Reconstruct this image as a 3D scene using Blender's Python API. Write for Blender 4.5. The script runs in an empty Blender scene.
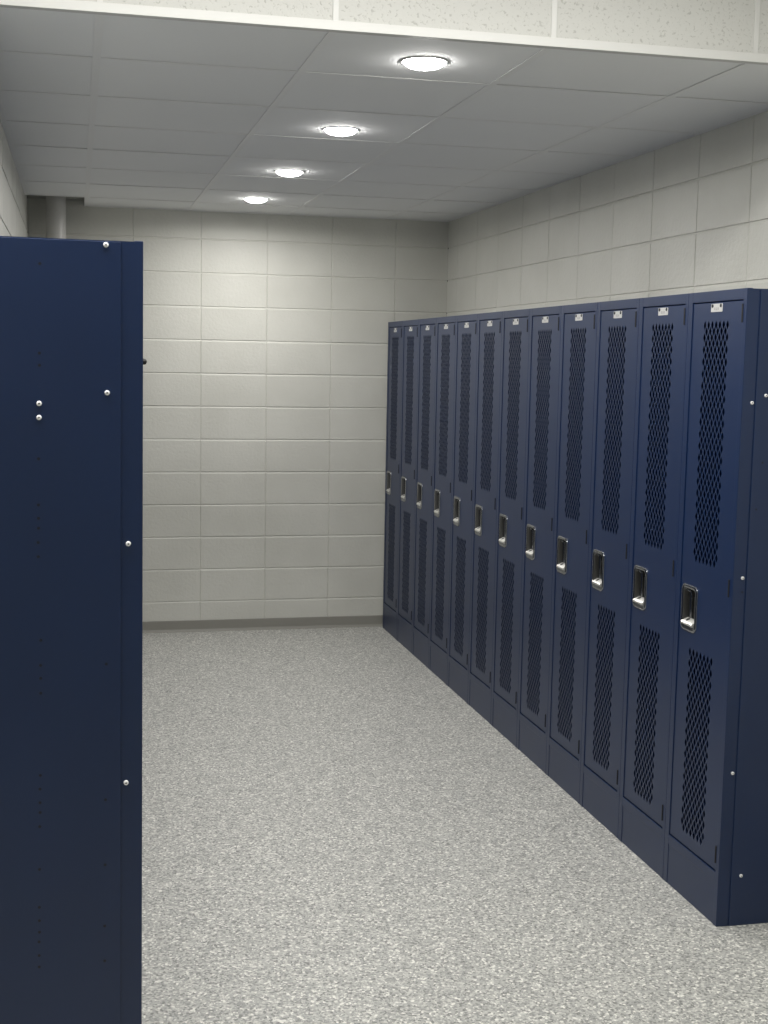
import bpy, bmesh, math, random
from mathutils import Matrix, Vector
random.seed(7)
COL = bpy.context.scene.collection

# ------------------------------------------------------------------ materials
def new_mat(name):
    m = bpy.data.materials.new(name); m.use_nodes = True
    nt = m.node_tree
    return m, nt, nt.nodes['Principled BSDF']

def plain(name, col, rough=0.5, metal=0.0, spec=0.5):
    m, nt, b = new_mat(name)
    b.inputs['Base Color'].default_value = (*col, 1)
    b.inputs['Roughness'].default_value = rough
    b.inputs['Metallic'].default_value = metal
    b.inputs['Specular IOR Level'].default_value = spec
    return m

def noise_bump(nt, b, layers, dist=1.0):
    tc = nt.nodes.new('ShaderNodeTexCoord')
    prev = None
    for scale, detail, strength, d in layers:
        n = nt.nodes.new('ShaderNodeTexNoise'); n.inputs['Scale'].default_value = scale
        n.inputs['Detail'].default_value = detail
        nt.links.new(tc.outputs['Object'], n.inputs['Vector'])
        bp = nt.nodes.new('ShaderNodeBump'); bp.inputs['Strength'].default_value = strength
        bp.inputs['Distance'].default_value = d
        nt.links.new(n.outputs['Fac'], bp.inputs['Height'])
        if prev: nt.links.new(prev.outputs['Normal'], bp.inputs['Normal'])
        prev = bp
    nt.links.new(prev.outputs['Normal'], b.inputs['Normal'])
    return tc

def tint_noise(nt, b, tc, ca, cb, scale, detail=4):
    n = nt.nodes.new('ShaderNodeTexNoise'); n.inputs['Scale'].default_value = scale
    n.inputs['Detail'].default_value = detail
    nt.links.new(tc.outputs['Object'], n.inputs['Vector'])
    r = nt.nodes.new('ShaderNodeValToRGB')
    r.color_ramp.elements[0].position = .35; r.color_ramp.elements[0].color = (*ca, 1)
    r.color_ramp.elements[1].position = .65; r.color_ramp.elements[1].color = (*cb, 1)
    nt.links.new(n.outputs['Fac'], r.inputs['Fac'])
    nt.links.new(r.outputs['Color'], b.inputs['Base Color'])

def mat_block():
    m, nt, b = new_mat('painted_block')
    b.inputs['Roughness'].default_value = .5
    b.inputs['Specular IOR Level'].default_value = .45
    tc = noise_bump(nt, b, [(55, 4, .55, .004), (170, 3, .45, .0018)])
    tint_noise(nt, b, tc, (.52, .52, .475), (.57, .57, .525), 2.2)
    return m

def mat_floor():
    m, nt, b = new_mat('flake_floor')
    tc = nt.nodes.new('ShaderNodeTexCoord')
    v = nt.nodes.new('ShaderNodeTexVoronoi'); v.inputs['Scale'].default_value = 155
    nt.links.new(tc.outputs['Object'], v.inputs['Vector'])
    sep = nt.nodes.new('ShaderNodeSeparateColor'); nt.links.new(v.outputs['Color'], sep.inputs['Color'])
    r = nt.nodes.new('ShaderNodeValToRGB'); cr = r.color_ramp; cr.interpolation = 'CONSTANT'
    stops = [(0, (.12, .124, .12)), (.11, (.25, .254, .245)), (.29, (.38, .382, .364)),
             (.55, (.48, .48, .452)), (.71, (.30, .302, .29)), (.79, (.61, .605, .565)), (.92, (.86, .85, .79))]
    while len(cr.elements) < len(stops): cr.elements.new(.5)
    for e, (p, c) in zip(cr.elements, stops): e.position = p; e.color = (*c, 1)
    nt.links.new(sep.outputs['Red'], r.inputs['Fac'])
    # second, finer chips mixed in
    v2 = nt.nodes.new('ShaderNodeTexVoronoi'); v2.inputs['Scale'].default_value = 330
    nt.links.new(tc.outputs['Object'], v2.inputs['Vector'])
    sep2 = nt.nodes.new('ShaderNodeSeparateColor'); nt.links.new(v2.outputs['Color'], sep2.inputs['Color'])
    r2 = nt.nodes.new('ShaderNodeValToRGB'); cr2 = r2.color_ramp; cr2.interpolation = 'CONSTANT'
    st2 = [(0, (.17, .17, .165)), (.15, (.34, .342, .33)), (.6, (.42, .42, .395)), (.86, (.66, .65, .6))]
    while len(cr2.elements) < len(st2): cr2.elements.new(.5)
    for e, (p, c) in zip(cr2.elements, st2): e.position = p; e.color = (*c, 1)
    nt.links.new(sep2.outputs['Green'], r2.inputs['Fac'])
    mx = nt.nodes.new('ShaderNodeMix'); mx.data_type = 'RGBA'; mx.inputs['Factor'].default_value = .3
    nt.links.new(r.outputs['Color'], mx.inputs['A']); nt.links.new(r2.outputs['Color'], mx.inputs['B'])
    nt.links.new(mx.outputs['Result'], b.inputs['Base Color'])
    b.inputs['Roughness'].default_value = .48
    bp = nt.nodes.new('ShaderNodeBump'); bp.inputs['Strength'].default_value = .25; bp.inputs['Distance'].default_value = .001
    nt.links.new(sep.outputs['Blue'], bp.inputs['Height']); nt.links.new(bp.outputs['Normal'], b.inputs['Normal'])
    return m

def mat_navy():
    m, nt, b = new_mat('navy_enamel')
    b.inputs['Roughness'].default_value = .38
    b.inputs['Specular IOR Level'].default_value = .6
    tc = noise_bump(nt, b, [(6, 2, .05, .01), (420, 2, .06, .0006)])
    tint_noise(nt, b, tc, (.0020, .0142, .057), (.0024, .0158, .063), 3)
    return m

def mat_tile(name, col, pits):
    m, nt, b = new_mat(name)
    b.inputs['Roughness'].default_value = .85; b.inputs['Specular IOR Level'].default_value = .2
    tc = nt.nodes.new('ShaderNodeTexCoord')
    if pits:
        v = nt.nodes.new('ShaderNodeTexNoise'); v.inputs['Scale'].default_value = 105; v.inputs['Detail'].default_value = 2
        v.inputs['Distortion'].default_value = .8
        nt.links.new(tc.outputs['Object'], v.inputs['Vector'])
        r = nt.nodes.new('ShaderNodeValToRGB')
        r.color_ramp.elements[0].position = .33; r.color_ramp.elements[0].color = (col[0]*.76, col[1]*.76, col[2]*.75, 1)
        r.color_ramp.elements[1].position = .41; r.color_ramp.elements[1].color = (*col, 1)
        nt.links.new(v.outputs['Fac'], r.inputs['Fac']); nt.links.new(r.outputs['Color'], b.inputs['Base Color'])
        bp = nt.nodes.new('ShaderNodeBump'); bp.inputs['Strength'].default_value = .5; bp.inputs['Distance'].default_value = .002
        nt.links.new(v.outputs['Fac'], bp.inputs['Height']); nt.links.new(bp.outputs['Normal'], b.inputs['Normal'])
    else:
        n = nt.nodes.new('ShaderNodeTexNoise'); n.inputs['Scale'].default_value = 90; n.inputs['Detail'].default_value = 4
        nt.links.new(tc.outputs['Object'], n.inputs['Vector'])
        bp = nt.nodes.new('ShaderNodeBump'); bp.inputs['Strength'].default_value = .12; bp.inputs['Distance'].default_value = .001
        nt.links.new(n.outputs['Fac'], bp.inputs['Height']); nt.links.new(bp.outputs['Normal'], b.inputs['Normal'])
        tint_noise(nt, b, tc, tuple(c*.97 for c in col), col, 1.3)
    return m

def mat_emit(name, col, s):
    m, nt, b = new_mat(name)
    b.inputs['Base Color'].default_value = (.8, .8, .8, 1)
    b.inputs['Emission Color'].default_value = (*col, 1); b.inputs['Emission Strength'].default_value = s
    return m

BLOCK = mat_block(); FLOOR = mat_floor(); NAVY = mat_navy()
TILE = mat_tile('ceiling_panel', (.88, .89, .89), False)
FASCIA = mat_tile('fissured_tile', (.55, .55, .525), True)
TBAR = plain('tee_bar', (.85, .855, .85), .65)
BASE = plain('cove_base', (.235, .23, .205), .5)
CHROME = plain('brushed_steel', (.32, .33, .35), .22, 1.0)
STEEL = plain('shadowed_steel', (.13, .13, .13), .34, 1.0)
BRIGHT = plain('lit_steel', (.9, .89, .85), .3, .85)  # paler than the rim: ceiling light caught by the shelf is in its colour
DARK = plain('black_void', (.004, .004, .006), .6)
ZINC = plain('zinc_screw', (.92, .92, .92), .3, .25)
PLATE = plain('number_plate_face', (.56, .56, .55), .4, .3)
INK = plain('grey_print', (.25, .25, .25), .6)
RUBBER = plain('black_rubber', (.012, .012, .012), .6)
PIPE = plain('pipe_paint', (.56, .555, .53), .34)
PAINTED = plain('painted_board', (.6, .6, .57), .7)
WHITE = plain('white_trim', (.62, .62, .60), .45)
GLOW = mat_emit('lamp_lens', (1, .98, .95), 60)

# ------------------------------------------------------------------ mesh helper
class MB:
    def __init__(s): s.v = []; s.f = []; s.m = []
    def face(s, pts, mi=0):
        i = len(s.v); s.v += [tuple(p) for p in pts]; s.f.append(tuple(range(i, i+len(pts)))); s.m.append(mi)
    def box(s, x0, x1, y0, y1, z0, z1, mi=0, bev=0.0):
        bm = bmesh.new()
        bmesh.ops.create_cube(bm, size=1)
        for v in bm.verts:
            v.co = Vector((x0+(v.co.x+.5)*(x1-x0), y0+(v.co.y+.5)*(y1-y0), z0+(v.co.z+.5)*(z1-z0)))
        if bev: bmesh.ops.bevel(bm, geom=bm.edges[:], offset=bev, segments=2, affect='EDGES', profile=.5)
        s.add_bm(bm, mi)
    def add_bm(s, bm, mi=0, M=None):
        if M is not None: bm.transform(M)
        o = len(s.v); bm.verts.index_update()
        s.v += [tuple(v.co) for v in bm.verts]
        for f in bm.faces: s.f.append(tuple(o+v.index for v in f.verts)); s.m.append(mi)
        bm.free()
    def loops(s, loops, mi=0, cap0=False, cap1=False):
        # bridge a list of equally long closed loops
        o = len(s.v); n = len(loops[0])
        for L in loops: s.v += [tuple(p) for p in L]
        for k in range(len(loops)-1):
            for i in range(n):
                j = (i+1) % n
                s.f.append((o+k*n+i, o+k*n+j, o+(k+1)*n+j, o+(k+1)*n+i)); s.m.append(mi)
        if cap0: s.f.append(tuple(o+i for i in reversed(range(n)))); s.m.append(mi)
        if cap1: s.f.append(tuple(o+(len(loops)-1)*n+i for i in range(n))); s.m.append(mi)
    def build(s, name, mats, parent=None, smooth=False, weld=True):
        me = bpy.data.meshes.new(name); me.from_pydata(s.v, [], s.f)
        if not isinstance(mats, (list, tuple)): mats = [mats]
        for m in mats: me.materials.append(m)
        me.polygons.foreach_set('material_index', s.m)
        bm = bmesh.new(); bm.from_mesh(me)
        if weld: bmesh.ops.remove_doubles(bm, verts=bm.verts[:], dist=1e-5)
        bmesh.ops.recalc_face_normals(bm, faces=bm.faces[:])
        bm.to_mesh(me); bm.free()
        if smooth:
            me.polygons.foreach_set('use_smooth', [True]*len(me.polygons))
            try: me.set_sharp_from_angle(angle=math.radians(35))
            except Exception: pass
        o = bpy.data.objects.new(name, me); COL.objects.link(o)
        if parent: o.parent = parent
        return o

def circle(cx, cz, r, y, n=20):
    return [(cx+r*math.cos(2*math.pi*i/n), y, cz+r*math.sin(2*math.pi*i/n)) for i in range(n)]

def rrect(x0, x1, z0, z1, r, y, n=6):
    pts = []
    for cx, cz, a in ((x1-r, z1-r, 0), (x0+r, z1-r, 90), (x0+r, z0+r, 180), (x1-r, z0+r, 270)):
        for i in range(n+1):
            t = math.radians(a+90*i/n); pts.append((cx+r*math.cos(t), y, cz+r*math.sin(t)))
    return pts

def thing(name, label, cat, loc=(0, 0, 0), rz=0, group=None):
    o = bpy.data.objects.new(name, None); COL.objects.link(o)
    o.empty_display_size = .1
    o.location = loc; o.rotation_euler = (0, 0, rz)
    o['label'] = label; o['category'] = cat
    if group: o['group'] = group
    return o

def struct(o): o['kind'] = 'structure'; return o

def dup_tree(o, parent=None):
    c = o.copy(); COL.objects.link(c)
    if parent: c.parent = parent
    for ch in list(o.children): dup_tree(ch, c)
    return c

# ------------------------------------------------------------------ measured places (metres)
H = 2.5915            # alcove ceiling
HN = 3.06             # ceiling of the room in front
XW, XL, XP = 2.3055, 1.9118, -.2680    # block wall beside the long row, locker fronts, block wall by the pipe
LW, LZ = .38064, 1.952
Y0 = -.0514           # far end of the long row
YB = -4.62            # bulkhead
YN = -5.453           # blank end panel of the short row
C = .2032; Z0 = -.0109

# ------------------------------------------------------------------ block walls
def block_wall(name, origin, u, n, ulen, zlen, uphase, base=0.0):
    """stack-bond blocks; origin at floor, u = direction along the wall, n = normal into the room"""
    mb = MB(); O = Vector(origin); U = Vector(u); N = Vector(n); Z = Vector((0, 0, 1))
    P = lambda a, z, d: O+U*a+Z*z+N*d
    mb.face([P(0, 0, -.0042), P(ulen, 0, -.0042), P(ulen, zlen, -.0042), P(0, zlen, -.0042)])
    us = [0]; a = uphase % (2*C)
    if a < .03: a += 2*C
    while a < ulen-.02: us.append(a); a += 2*C
    us.append(ulen)
    zs = [0]; k = 1
    while Z0+C*k < zlen-.02: zs.append(Z0+C*k); k += 1
    zs.append(zlen)
    g, e = .0008, .0022
    for i in range(len(us)-1):
        for j in range(len(zs)-1):
            a0, a1, z0, z1 = us[i], us[i+1], zs[j], zs[j+1]
            d = random.uniform(-.0007, .0007); t_ = random.uniform(.006, .0105)
            gx = g*random.uniform(.5, 1.2); gz = g*random.uniform(.6, 1.7)
            b0, b1 = a0+gx, a1-gx; c0, c1 = b0+.003, b1-.003
            if i == 0: b0 = c0 = a0            # blocks run into the room corners without a chamfer
            if i == len(us)-2: b1 = c1 = a1
            q = [(b0, z0+gz), (b1, z0+gz), (b1, z1-gz), (b0, z1-gz)]
            p = [(c0, z0+gz+e), (c1, z0+gz+e), (c1, z1-gz-t_), (c0, z1-gz-t_)]
            lo = [P(x, z, -.0042) for x, z in q]; hi = [P(x, z, d) for x, z in p]
            mb.loops([lo, hi], cap1=True)
    return struct(mb.build(name, BLOCK, weld=False))

block_wall('wall_back', (XP, 0, 0), (1, 0, 0), (0, -1, 0), XW-XP, HN, .7459-XP)
block_wall('wall_right', (XW, 0, 0), (0, -1, 0), (-1, 0, 0), 10.6, HN, 3.8745)
block_wall('wall_left', (XP, YN+.004, 0), (0, 1, 0), (1, 0, 0), -YN-.004, HN, .22)
XF = -2.6
block_wall('wall_front_left', (XF, YN+.004, 0), (1, 0, 0), (0, -1, 0), XP-XF, HN, .1)
block_wall('wall_side', (XF, -10.6, 0), (0, 1, 0), (1, 0, 0), 10.6+YN+.004, HN, .2)
block_wall('wall_near', (XW, -10.6, 0), (-1, 0, 0), (0, 1, 0), XW-XF, HN, .2)

mb = MB()
mb.face([(XF-.05, -10.65, 0), (XW+.05, -10.65, 0), (XW+.05, .05, 0), (XF-.05, .05, 0)])
struct(mb.build('floor', FLOOR))

# cove base along the back wall and beside it
def cove(name, p0, p1, n):
    mb = MB(); a = Vector(p0); b = Vector(p1); N = Vector(n)
    prof = [(0, .072), (.003, .0715), (.004, .068), (.004, .016), (.008, .006), (.016, .0005), (0, .0005)]
    la = [a+N*d+Vector((0, 0, z)) for d, z in prof]; lb = [b+N*d+Vector((0, 0, z)) for d, z in prof]
    mb.loops([la, lb], cap0=True, cap1=True)
    return struct(mb.build(name, BASE))
cove('baseboard_back', (XP, -.0002, 0), (XW, -.0002, 0), (0, -1, 0))
cove('baseboard_left', (XP+.0002, -.02, 0), (XP+.0002, -.49, 0), (1, 0, 0))
cove('baseboard_right', (XW-.0002, -4.63, 0), (XW-.0002, -10.5, 0), (-1, 0, 0))

# ------------------------------------------------------------------ alcove ceiling: lay-in panels on a tee grid, one panel missing by the pipe
LX = {-.745: .981, -1.885: .987, -3.096: .994, -4.316: 1.001}     # lamp positions, y: x
gx = [XP, .067, .677, 1.287, 1.897, XW]
gy = [0, -.465, -1.065, -1.665, -2.265, -2.868, -3.468, -4.068, YB]
mb = MB()
for i in range(len(gx)-1):
    for j in range(len(gy)-1):
        if i == 0 and j == 0: continue
        x0, x1, y1, y0 = gx[i], gx[i+1], gy[j], gy[j+1]
        z = H+.001+random.uniform(0, .0012)
        # downlight cut-outs are left in the panel of each lamp
        lamp = None
        if i == 2:
            for ly in LX:
                if y0 < ly < y1: lamp = ly
        if lamp is None:
            mb.box(x0+.001, x1-.001, y0+.001, y1-.001, z, z+.015)
        else:
            n = 32; cx, cy, r = LX[lamp], lamp, .062
            outer = []; inner = []
            for k in range(n):
                t = 2*math.pi*k/n; c, s_ = math.cos(t), math.sin(t)
                inner.append((cx+r*c, cy+r*s_, z))
                dx = (x1-.001-cx) if c > 0 else (cx-x0-.001); dy = (y1-.001-cy) if s_ > 0 else (cy-y0-.001)
                f = min(dx/abs(c) if abs(c) > 1e-6 else 9, dy/abs(s_) if abs(s_) > 1e-6 else 9)
                outer.append((cx+f*c, cy+f*s_, z))
            for (qx, qy) in ((x0+.001, y0+.001), (x0+.001, y1-.001), (x1-.001, y0+.001), (x1-.001, y1-.001)):
                kk = min(range(n), key=lambda k: (outer[k][0]-qx)**2+(outer[k][1]-qy)**2)
                outer[kk] = (qx, qy, z)
            up = [(p[0], p[1], z+.015) for p in inner]
            mb.loops([outer, inner, up])
struct(mb.build('ceiling', TILE, weld=False))

mb = MB()
zb = H-.0012
for x in gx[1:-1]:
    mb.box(x-.012, x+.012, YB, (-.0 if x > .1 else 0), zb, H+.0005)
    mb.box(x-.001, x+.001, YB, 0, H, H+.03)
for j, y in enumerate(gy[1:-1]):
    for i in range(len(gx)-1):
        a = gx[i]+(.012 if i else 0); b = gx[i+1]-(.012 if i < len(gx)-2 else 0)
        mb.box(a, b, y-.010, y+.010, zb+.0004, H+.0005)
mb.box(XP, XP+.02, YB, gy[1], zb, H+.0005); mb.box(XW-.02, XW, YB, 0, zb, H+.0005)
mb.box(.067, XW-.02, -.02, 0, zb, H+.0005)
struct(mb.build('trim_1', TBAR, weld=False))

# bulkhead: fissured tiles standing in a tee grid, closed by an angle along the bottom edge
mb = MB()
bx = [XF, -2.983, -2.373, -1.763, -1.153, -.543, .067, .677, 1.287, 1.897, XW]
bx = [x for x in bx if x >= XF]
for i in range(len(bx)-1):
    mb.box(bx[i], bx[i+1], YB, YB+.015, H+.004, HN)
struct(mb.build('wall_bulkhead', FASCIA, weld=False))
mb = MB()
for x in bx[1:-1]: mb.box(x-.0075, x+.0075, YB-.003, YB, H+.02, HN)
struct(mb.build('trim_2', WHITE))
mb = MB()
mb.box(XF, XW, YB-.004, YB, H-.0035, H+.021, bev=.0008); mb.box(XF, XW, YB, YB+.022, H-.0036, H-.0005)
struct(mb.build('trim_3', WHITE, weld=False))
# ceiling of the front room and the dark deck over the alcove
mb = MB(); mb.box(XF-.05, XW+.05, -10.65, YB, HN, HN+.05)
struct(mb.build('ceiling_front', TILE))
mb = MB(); mb.box(XF-.05, XW+.05, YB, .05, HN, HN+.05)
struct(mb.build('ceiling_deck', plain('deck', (.16, .17, .17), .8)))

# ------------------------------------------------------------------ locker parts (local: X along the front, Y into the locker, Z up)
A_, B_ = .0245, .01876
HWID, HHGT, HQ = .0077, .0146, .0015
DX0, DX1, DZ0, DZ1 = .0325, .3575, .172, 1.917
DY = .0025       # door face lies a little behind the frame face
VX = .1903

def vent(mb, ztop, n):
    """diamond perforation, alternate rows of seven and six"""
    zz = [ztop-B_*(j+1) for j in range(n)]; zbot = ztop-(n+1)*B_
    xl, xr = VX-3.5*A_, VX+3.5*A_
    F = lambda pts: mb.face([(x, DY, z) for x, z in pts])
    for j, z in enumerate(zz):
        cols = [VX+(i-3)*A_ for i in range(7)] if j % 2 == 0 else [VX+(i-2.5)*A_ for i in range(6)]
        for x in cols:
            T, R, Bo, L = (x, z+B_), (x+A_/2, z), (x, z-B_), (x-A_/2, z)
            h = [(x, z+HHGT), (x+HWID, z+HQ), (x+HWID, z-HQ), (x, z-HHGT), (x-HWID, z-HQ), (x-HWID, z+HQ)]
            F([T, R, h[1], h[0]]); F([R, h[2], h[1]]); F([R, Bo, h[3], h[2]])
            F([Bo, L, h[4], h[3]]); F([L, h[5], h[4]]); F([L, T, h[0], h[5]])
            for k in range(6):
                p, q = h[k], h[(k+1) % 6]
                mb.face([(p[0], DY, p[1]), (q[0], DY, q[1]), (q[0], DY+.0007, q[1]), (p[0], DY+.0007, p[1])])
    F([(xl, ztop), (VX-3*A_, ztop), (xl, zz[0])]); F([(xr, ztop), (VX+3*A_, ztop), (xr, zz[0])])
    for i in range(6):
        F([(VX+(i-3)*A_, ztop), (VX+(i-2)*A_, ztop), (VX+(i-2.5)*A_, zz[0])])
    for i in range(5):
        F([(VX+(i-2.5)*A_, zbot), (VX+(i-1.5)*A_, zbot), (VX+(i-2)*A_, zz[-1])])
    for sg in (-1, 1):
        xe = VX+sg*3.5*A_
        for j in range(0, n-2, 2): F([(xe, zz[j]), (xe, zz[j+2]), (VX+sg*3*A_, zz[j+1])])
        F([(xe, zz[-2]), (VX+sg*3*A_, zz[-1]), (VX+sg*2.5*A_, zbot), (xe, zbot)])
    return xl, xr, zbot, ztop

HX0, HX1, HZ0, HZ1 = .046, .153, .873, 1.0235      # handle pan

def door_mesh():
    mb = MB(); c = .0018
    U = vent(mb, 1.866, 40); L = vent(mb, .828, 32)
    R = lambda x0, x1, z0, z1: mb.face([(x0, DY, z0), (x1, DY, z0), (x1, DY, z1), (x0, DY, z1)])
    x0, x1, z0, z1 = DX0+c, DX1-c, DZ0+c, DZ1-c
    for V in (U, L): R(x0, V[0], V[2], V[3]); R(V[1], x1, V[2], V[3])
    R(x0, x1, U[3], z1); R(x0, x1, z0, L[2])
    hx0, hx1, hz0, hz1 = HX0+.010, HX1-.010, HZ0+.010, HZ1-.010
    R(x0, x1, L[3], hz0); R(x0, x1, hz1, U[2]); R(x0, hx0, hz0, hz1); R(hx1, x1, hz0, hz1)
    lo = lambda d, y: [(DX0+d, y, DZ0+d), (DX1-d, y, DZ0+d), (DX1-d, y, DZ1-d), (DX0+d, y, DZ1-d)]
    mb.loops([lo(c, DY), lo(0, DY+c), lo(0, DY+.018)])
    return mb

def handle_mesh():
    """recessed steel pull: rim, deep pocket, finger lift, padlock shelf"""
    mb = MB()
    y = DY
    def rr(d, yy, r): return rrect(HX0+d, HX1-d, HZ0+d, HZ1-d, max(r-d*.6, .003), yy)
    def pk(d, yy, r): return rrect(HX0+.012+d, HX1-.012-d, HZ0+.022+d, HZ1-.012-d, r, yy)
    mb.loops([rr(0, y+.0005, .02), rr(.0008, y-.003, .02), rr(.003, y-.0046, .02), rr(.007, y-.0046, .02), pk(0, y-.0030, .012)])
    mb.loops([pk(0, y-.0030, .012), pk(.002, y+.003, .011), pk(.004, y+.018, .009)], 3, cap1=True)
    # finger lift, a folded vertical strip standing in the pocket
    mb.box(.064, .086, y+.012, y+.018, HZ0+.040, HZ1-.020, 0, .0022)
    mb.box(HX0+.018, .094, y+.003, y+.009, HZ1-.024, HZ1-.017, 0, .002)
    # padlock shelf
    xa, xb = HX0+.011, HX1-.020
    zt, zb_ = HZ0+.039, HZ0+.019
    prof = [(y+.016, zt), (y-.0045, zt-.010), (y-.0075, zt-.014), (y-.0070, zb_+.001), (y-.005, zb_-.001), (y+.016, zb_)]
    la = [(xa, p, q) for p, q in prof]; lb = [(xb, p, q) for p, q in prof]
    mb.loops([la, lb], 1, True, True)
    # hasp hole on the sloping face of the shelf, and the dark latch opening high in the pocket
    t0 = Vector((0, prof[0][0], prof[0][1])); t1 = Vector((0, prof[1][0], prof[1][1])); ax = (t1-t0).normalized()
    nn = Vector((0, ax.z, -ax.y)); nn = -nn if nn.y > 0 else nn
    mid = (t0+t1)*.5+Vector((xa+.024, 0, 0))+nn*.0006
    mb.face([mid+Vector((1, 0, 0))*.0075*math.cos(k*math.pi/8)+ax*.0075*math.sin(k*math.pi/8) for k in range(16)], 2)
    mb.loops([circle(.0945, HZ1-.030, .0105, y+.0158, 18), circle(.0945, HZ1-.030, .0105, y+.018, 18)], 2, True)
    return mb

def plate_mesh():
    mb = MB(); y = DY-.0012
    x0, x1, z0, z1 = .1535, .228, 1.8875, 1.9125
    m = (x0+x1)/2
    mb.loops([rrect(x0, x1, z0, z1, .003, DY, 3), rrect(x0, x1, z0, z1, .003, y+.0003, 3), rrect(x0+.0006, x1-.0006, z0+.0006, z1-.0006, .0025, y, 3)], 0, False, True)
    for sx in (-1, 1):
        mb.loops([circle(m+sx*.0268, z1-.0062, .0052, y-.0012, 14), circle(m+sx*.0268, z1-.0062, .0058, y, 14)], 2, True)
    # worn grey strokes in the middle of the plate, too small to read
    for x, z, w, h in ((m-.0105, z0+.0098, .0055, .0075), (m+.0005, z0+.0095, .0050, .0080), (m+.0105, z0+.0098, .0055, .0070)):
        mb.loops([rrect(x-w/2, x+w/2, z-h/2, z+h/2, .0016, y-.0002, 3), rrect(x-w*.22, x+w*.22, z-h*.26, z+h*.26, .0008, y-.0002, 3)], 1)
    return mb

def hinge_shade_mesh():
    mb = MB(); x = .3575; z0, z1 = 0, .055  # black rod stands in for the shade of the hinge slot
    n = 10
    L = lambda z, r: [(x+r*math.cos(2*math.pi*i/n), .0010+r*math.sin(2*math.pi*i/n), z) for i in range(n)]
    mb.loops([L(z0, .0022), L(z0+.001, .0042), L(z1-.001, .0042), L(z1, .0022)], 0, True, True)
    return mb

def body_mesh(depth=.373):
    """sheet-steel case with a welded front frame, open at the front"""
    mb = MB(); e = .0006
    t = .002
    W = LW-e
    mb.box(e, e+t, .016, depth, .0, LZ-.0015); mb.box(W-t, W, .016, depth, .0, LZ-.0015)
    mb.box(e, W, depth-t, depth, .0, LZ-.0015)
    mb.box(e, W, .010, depth, LZ-.004, LZ-.0015)
    mb.box(e, W, .016, depth-t, .15, .153)
    b = .0012
    mb.box(e, DX0-.0016, 0, .018, 0, LZ, 0, b); mb.box(DX1+.0018, W, 0, .018, 0, LZ, 0, b)
    mb.box(DX0-.0025, DX1+.0025, 0.0002, .018, DZ1+.0026, LZ, 0, b); mb.box(DX0-.0025, DX1+.0025, 0.0002, .018, .136, DZ0-.0042, 0, b)
    return mb

def kick_mesh():
    mb = MB(); mb.box(DX0-.0022, DX1+.0022, .0016, .010, 0, .1368, 0, .0008)
    return mb

def make_locker(label, loc, rz, group):
    t = thing('locker', label, 'locker', loc, rz, group)
    body_mesh().build('case', NAVY, t, weld=False)
    kick_mesh().build('kick_panel', NAVY, t, weld=False)
    d = door_mesh().build('door', NAVY, t)
    h = handle_mesh().build('handle', [CHROME, BRIGHT, DARK, STEEL], d, smooth=True, weld=False); h['label'] = 'recessed steel pull handle'
    p = plate_mesh().build('number_plate', [PLATE, INK, DARK], d, weld=False); p['label'] = 'small silver number plate'
    for z in (1.852, 1.030, .197):
        k = hinge_shade_mesh().build('hinge_shade', DARK, d, smooth=True, weld=False); k.location = (0, 0, z)
    return t

def screw(parent, x, z, y, r=.0054):
    """pan-head screw; the panel faces local -Y of its own frame"""
    mb = MB()
    mb.loops([circle(x, z, r*.45, y-.0042, 14), circle(x, z, r*.85, y-.0032, 14), circle(x, z, r, y-.0012, 14), circle(x, z, r, y+.0002, 14)], 0, True, False)
    mb.loops([circle(x, z, r*.32, y-.0044, 8), circle(x, z, r*.32, y-.0041, 8)], 1, True)
    o = mb.build('screw', [ZINC, DARK], parent, smooth=True, weld=False); o['label'] = 'silver screw head'
    return o

def end_panel(parent, side, depth_from, depth_to, screws, holes):
    """flat cover on the locker's side; side -1 covers X = 0, +1 covers X = LW. screws/holes: (distance from front, z)"""
    e = bpy.data.objects.new('tmp', None)
    mb = MB()
    mb.box(depth_from, depth_to, -.0028, .0, .0, LZ-.0035, 0, .001)
    for d, z in holes:
        mb.face(circle(d, z, .0031, -.00305, 10), 1)
    o = mb.build('end_panel', [NAVY, DARK], parent, weld=False)
    bpy.data.objects.remove(e)
    # local frame: X runs from the front backwards or forwards so that -Y points out of the locker
    if side > 0: o.matrix_local = Matrix(((0, -1, 0, LW), (1, 0, 0, 0), (0, 0, 1, 0), (0, 0, 0, 1)))
    else:        o.matrix_local = Matrix(((0, 1, 0, 0), (1, 0, 0, 0), (0, 0, 1, 0), (0, 0, 0, 1)))
    for d, z in screws:
        screw(o, d, z, -.0028 if d > depth_from else -.0002)
    return o

ORD = ['', 'second', 'third', 'fourth', 'fifth', 'sixth']
GL = 'navy lockers in the long row'
proto = make_locker('', (XL, Y0, 0), -math.pi/2, GL)
row = []
for k in range(12):
    o = proto if k == 0 else dup_tree(proto)
    o.location = (XL, Y0-LW*k, 0)
    row.append(o)
for k, o in enumerate(row):
    if k == 0: lab = 'navy steel locker at the far end of the long row, touching the back wall'
    elif k == 11: lab = 'navy steel locker ending the long row, its screwed side panel in view'
    elif k < 6: lab = f'navy steel locker in the long row, {ORD[k]} one out from the back wall'
    else: lab = f'navy steel locker in the long row, {ORD[11-k]} one in from its open end'
    o['label'] = lab
end_panel(row[11], 1, .042, .371, [(.0320, 1.617), (.0745, 1.639), (.0300, 1.0924), (.0300, .4886), (.0746, .1609)],
          [(.062, 1.30), (.030, 1.05), (.075, 1.44)])

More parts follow.
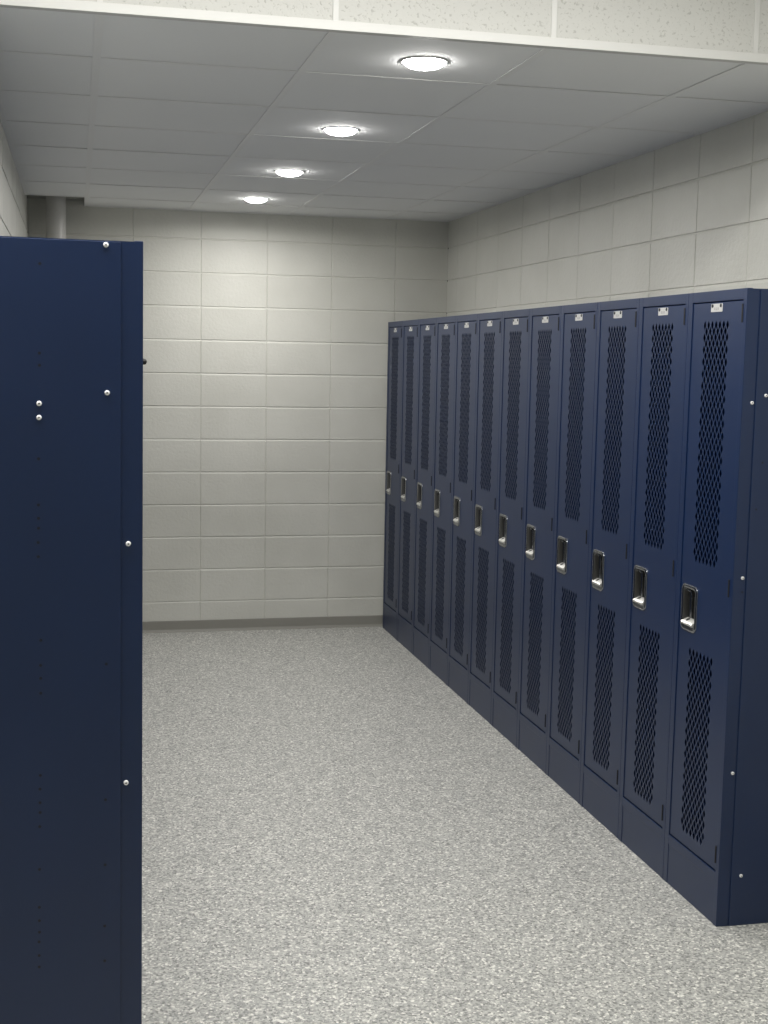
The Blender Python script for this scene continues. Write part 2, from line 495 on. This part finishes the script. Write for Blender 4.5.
GS = 'navy lockers in the row along the pipe wall'
HOLES = [(-.074, 1.145), (-.075, 1.093), (-.075, 1.066), (-.075, 1.035), (-.077, 0.862), (-.078, 0.833), (-.078, 0.804), (-.078, 0.783),
         (-.079, 0.753), (-.08, 0.661), (-.081, 0.579), (-.081, 0.55), (-.081, 0.525), (-.082, 0.504), (-.082, 0.474), (-.082, 0.449),
         (-.071, 1.9), (-.073, 1.725), (-.073, 1.701), (-.076, 1.515), (-.077, 1.422), (-.077, 1.395), (-.077, 1.375), (-.078, 1.346),
         (-.078, 1.317), (0.056, 1.092), (0.054, 0.803), (0.053, 0.662), (0.052, 0.528), (0.052, 0.451)]
XS = .1296
short = []
for k in range(13):
    o = dup_tree(proto); o.location = (XS-.0060, YN+.0028+LW*k, 0); o.rotation_euler = (.0050, 0, math.pi/2)
    o['group'] = GS; short.append(o)
short[0]['label'] = 'navy steel locker showing its blank end panel, below the pipe corner'
NTH = ['', 'first', 'second', 'third', 'fourth', 'fifth', 'sixth', 'seventh', 'eighth', 'ninth', 'tenth', 'eleventh', 'last']
for k in range(1, 13):
    short[k]['label'] = f'navy steel locker in the pipe-wall row, {NTH[k]} one behind the blank end panel'
ep = end_panel(short[0], -1, .044, .371, [(XS+.0743, 1.6253), (XS+.0746, 1.5974), (XS-.0583, 1.6487), (XS-.1005, 1.3413), (XS-.0963, .8368), (XS-.0563, 1.9414)],
               [(XS-x, z) for x, z in HOLES])
mb = MB()
prof = [(.0, .0062), (-.010, .0066), (-.0135, .0050), (-.015, .002)]
mb.loops([circle(.10, 1.712, r, DY+y, 14) for y, r in prof], 0, False, True)
rb = mb.build('rubber_bumper', RUBBER, [c for c in short[0].children if c.name.startswith('door')][0], smooth=True)
rb['label'] = 'small black rubber bumper'

# ------------------------------------------------------------------ pipe in the back corner
def ring(cx, cy, r, z, n=40): return [(cx+r*math.cos(2*math.pi*i/n), cy+r*math.sin(2*math.pi*i/n), z) for i in range(n)]
pt = thing('drain_pipe', 'grey vertical pipe rising through the missing ceiling panel in the back corner', 'pipe', (-.105, -.16, 0))
mb = MB(); mb.loops([ring(0, 0, .056, 0), ring(0, 0, .056, HN)], 0, True, True)
mb.build('pipe_run', PIPE, pt, smooth=True)
mb = MB(); mb.loops([ring(0, 0, .057, .9), ring(0, 0, .064, .9), ring(0, 0, .066, .91), ring(0, 0, .066, .99), ring(0, 0, .064, 1.0), ring(0, 0, .057, 1.0)], 0)
mb.build('coupling', PIPE, pt, smooth=True)

# ------------------------------------------------------------------ downlights
LAMPS = [(-4.316, 'round recessed ceiling downlight next to the tiled bulkhead'),
         (-3.096, 'round recessed ceiling downlight second from the tiled bulkhead'),
         (-1.885, 'round recessed ceiling downlight second from the back wall'),
         (-.745, 'round recessed ceiling downlight next to the back wall')]
def make_downlight(y, label):
    t = thing('downlight', label, 'ceiling light', (LX[y], y, H), 0, 'round downlights in the ceiling')
    mb = MB()
    mb.loops([ring(0, 0, .071, .0008), ring(0, 0, .071, -.001), ring(0, 0, .069, -.0022), ring(0, 0, .065, -.0020), ring(0, 0, .0615, .006)], 0)
    mb.build('trim_ring', WHITE, t, smooth=True)
    mb = MB(); mb.loops([ring(0, 0, .0622, .004), ring(0, 0, .058, -.007), ring(0, 0, .048, -.0135), ring(0, 0, .03, -.018), ring(0, 0, .008, -.0195)], 0, False, True)
    mb.build('lens', GLOW, t, smooth=True)
    return t
for k, (y, lab) in enumerate(LAMPS):
    if k == 0: dl = make_downlight(y, lab); d = dl
    else:
        d = dup_tree(dl); d.location = (LX[y], y, H); d['label'] = lab

def area(name, loc, size, power, spread, col=(1, .975, .94), shape='DISK', size_y=None):
    L = bpy.data.lights.new(name, 'AREA'); L.shape = shape; L.size = size; L.energy = power; L.spread = math.radians(spread); L.color = col
    if size_y: L.size_y = size_y
    o = bpy.data.objects.new(name, L); COL.objects.link(o); o.location = loc
    return o
def spot(name, loc, power, cone, blend, col=(1, .975, .94)):
    L = bpy.data.lights.new(name, 'SPOT'); L.energy = power; L.spot_size = math.radians(cone); L.spot_blend = blend; L.color = col
    L.shadow_soft_size = .045
    o = bpy.data.objects.new(name, L); COL.objects.link(o); o.location = loc
    return o
PF = .5
PA, PS, PN = 10.0, 10.5, 54
for y, _ in LAMPS:
    area('downlight_beam', (LX[y], y, H-.021), .09, PA, 158)
    spot('downlight_spill', (LX[y], y, H-.052), PS, 180, .15)
# unseen lamps added in the front room to light bulkhead, floor and end panel
area('added_front_lamp', (.35, -5.66, HN-.01), 2.7, PN*1.38, 175, (1, .985, .95), 'RECTANGLE', .3)
area('added_front_lamp', (-1.5, -7.7, HN-.01), .3, PN*PF, 175, (1, .98, .935), 'SQUARE')

w = bpy.data.worlds.new('World'); bpy.context.scene.world = w; w.use_nodes = True
w.node_tree.nodes['Background'].inputs[0].default_value = (.5, .52, .55, 1)
w.node_tree.nodes['Background'].inputs[1].default_value = .05

# ------------------------------------------------------------------ camera
yaw, pitch, roll = .2309765, -.1168077, .0184707
F = Vector((math.sin(yaw)*math.cos(pitch), math.cos(yaw)*math.cos(pitch), math.sin(pitch)))
r = Vector((math.cos(yaw), -math.sin(yaw), 0)); u = r.cross(F)
R = r*math.cos(roll)+u*math.sin(roll); U = -r*math.sin(roll)+u*math.cos(roll)
cd = bpy.data.cameras.new('Camera'); cam = bpy.data.objects.new('Camera', cd); COL.objects.link(cam)
cam.matrix_world = Matrix(((R.x, U.x, -F.x, 0), (R.y, U.y, -F.y, -8.1629), (R.z, U.z, -F.z, 1.72916), (0, 0, 0, 1)))
cd.sensor_width = 36; cd.lens = 1313.6166*36/1024; cd.clip_start = .05
bpy.context.scene.camera = cam
sc = bpy.context.scene
sc.view_settings.view_transform = 'Standard'
sc.view_settings.look = 'None'
sc.view_settings.exposure = 0.0
sc.cycles.max_bounces = 10; sc.cycles.diffuse_bounces = 6
sc.cycles.use_denoising = True
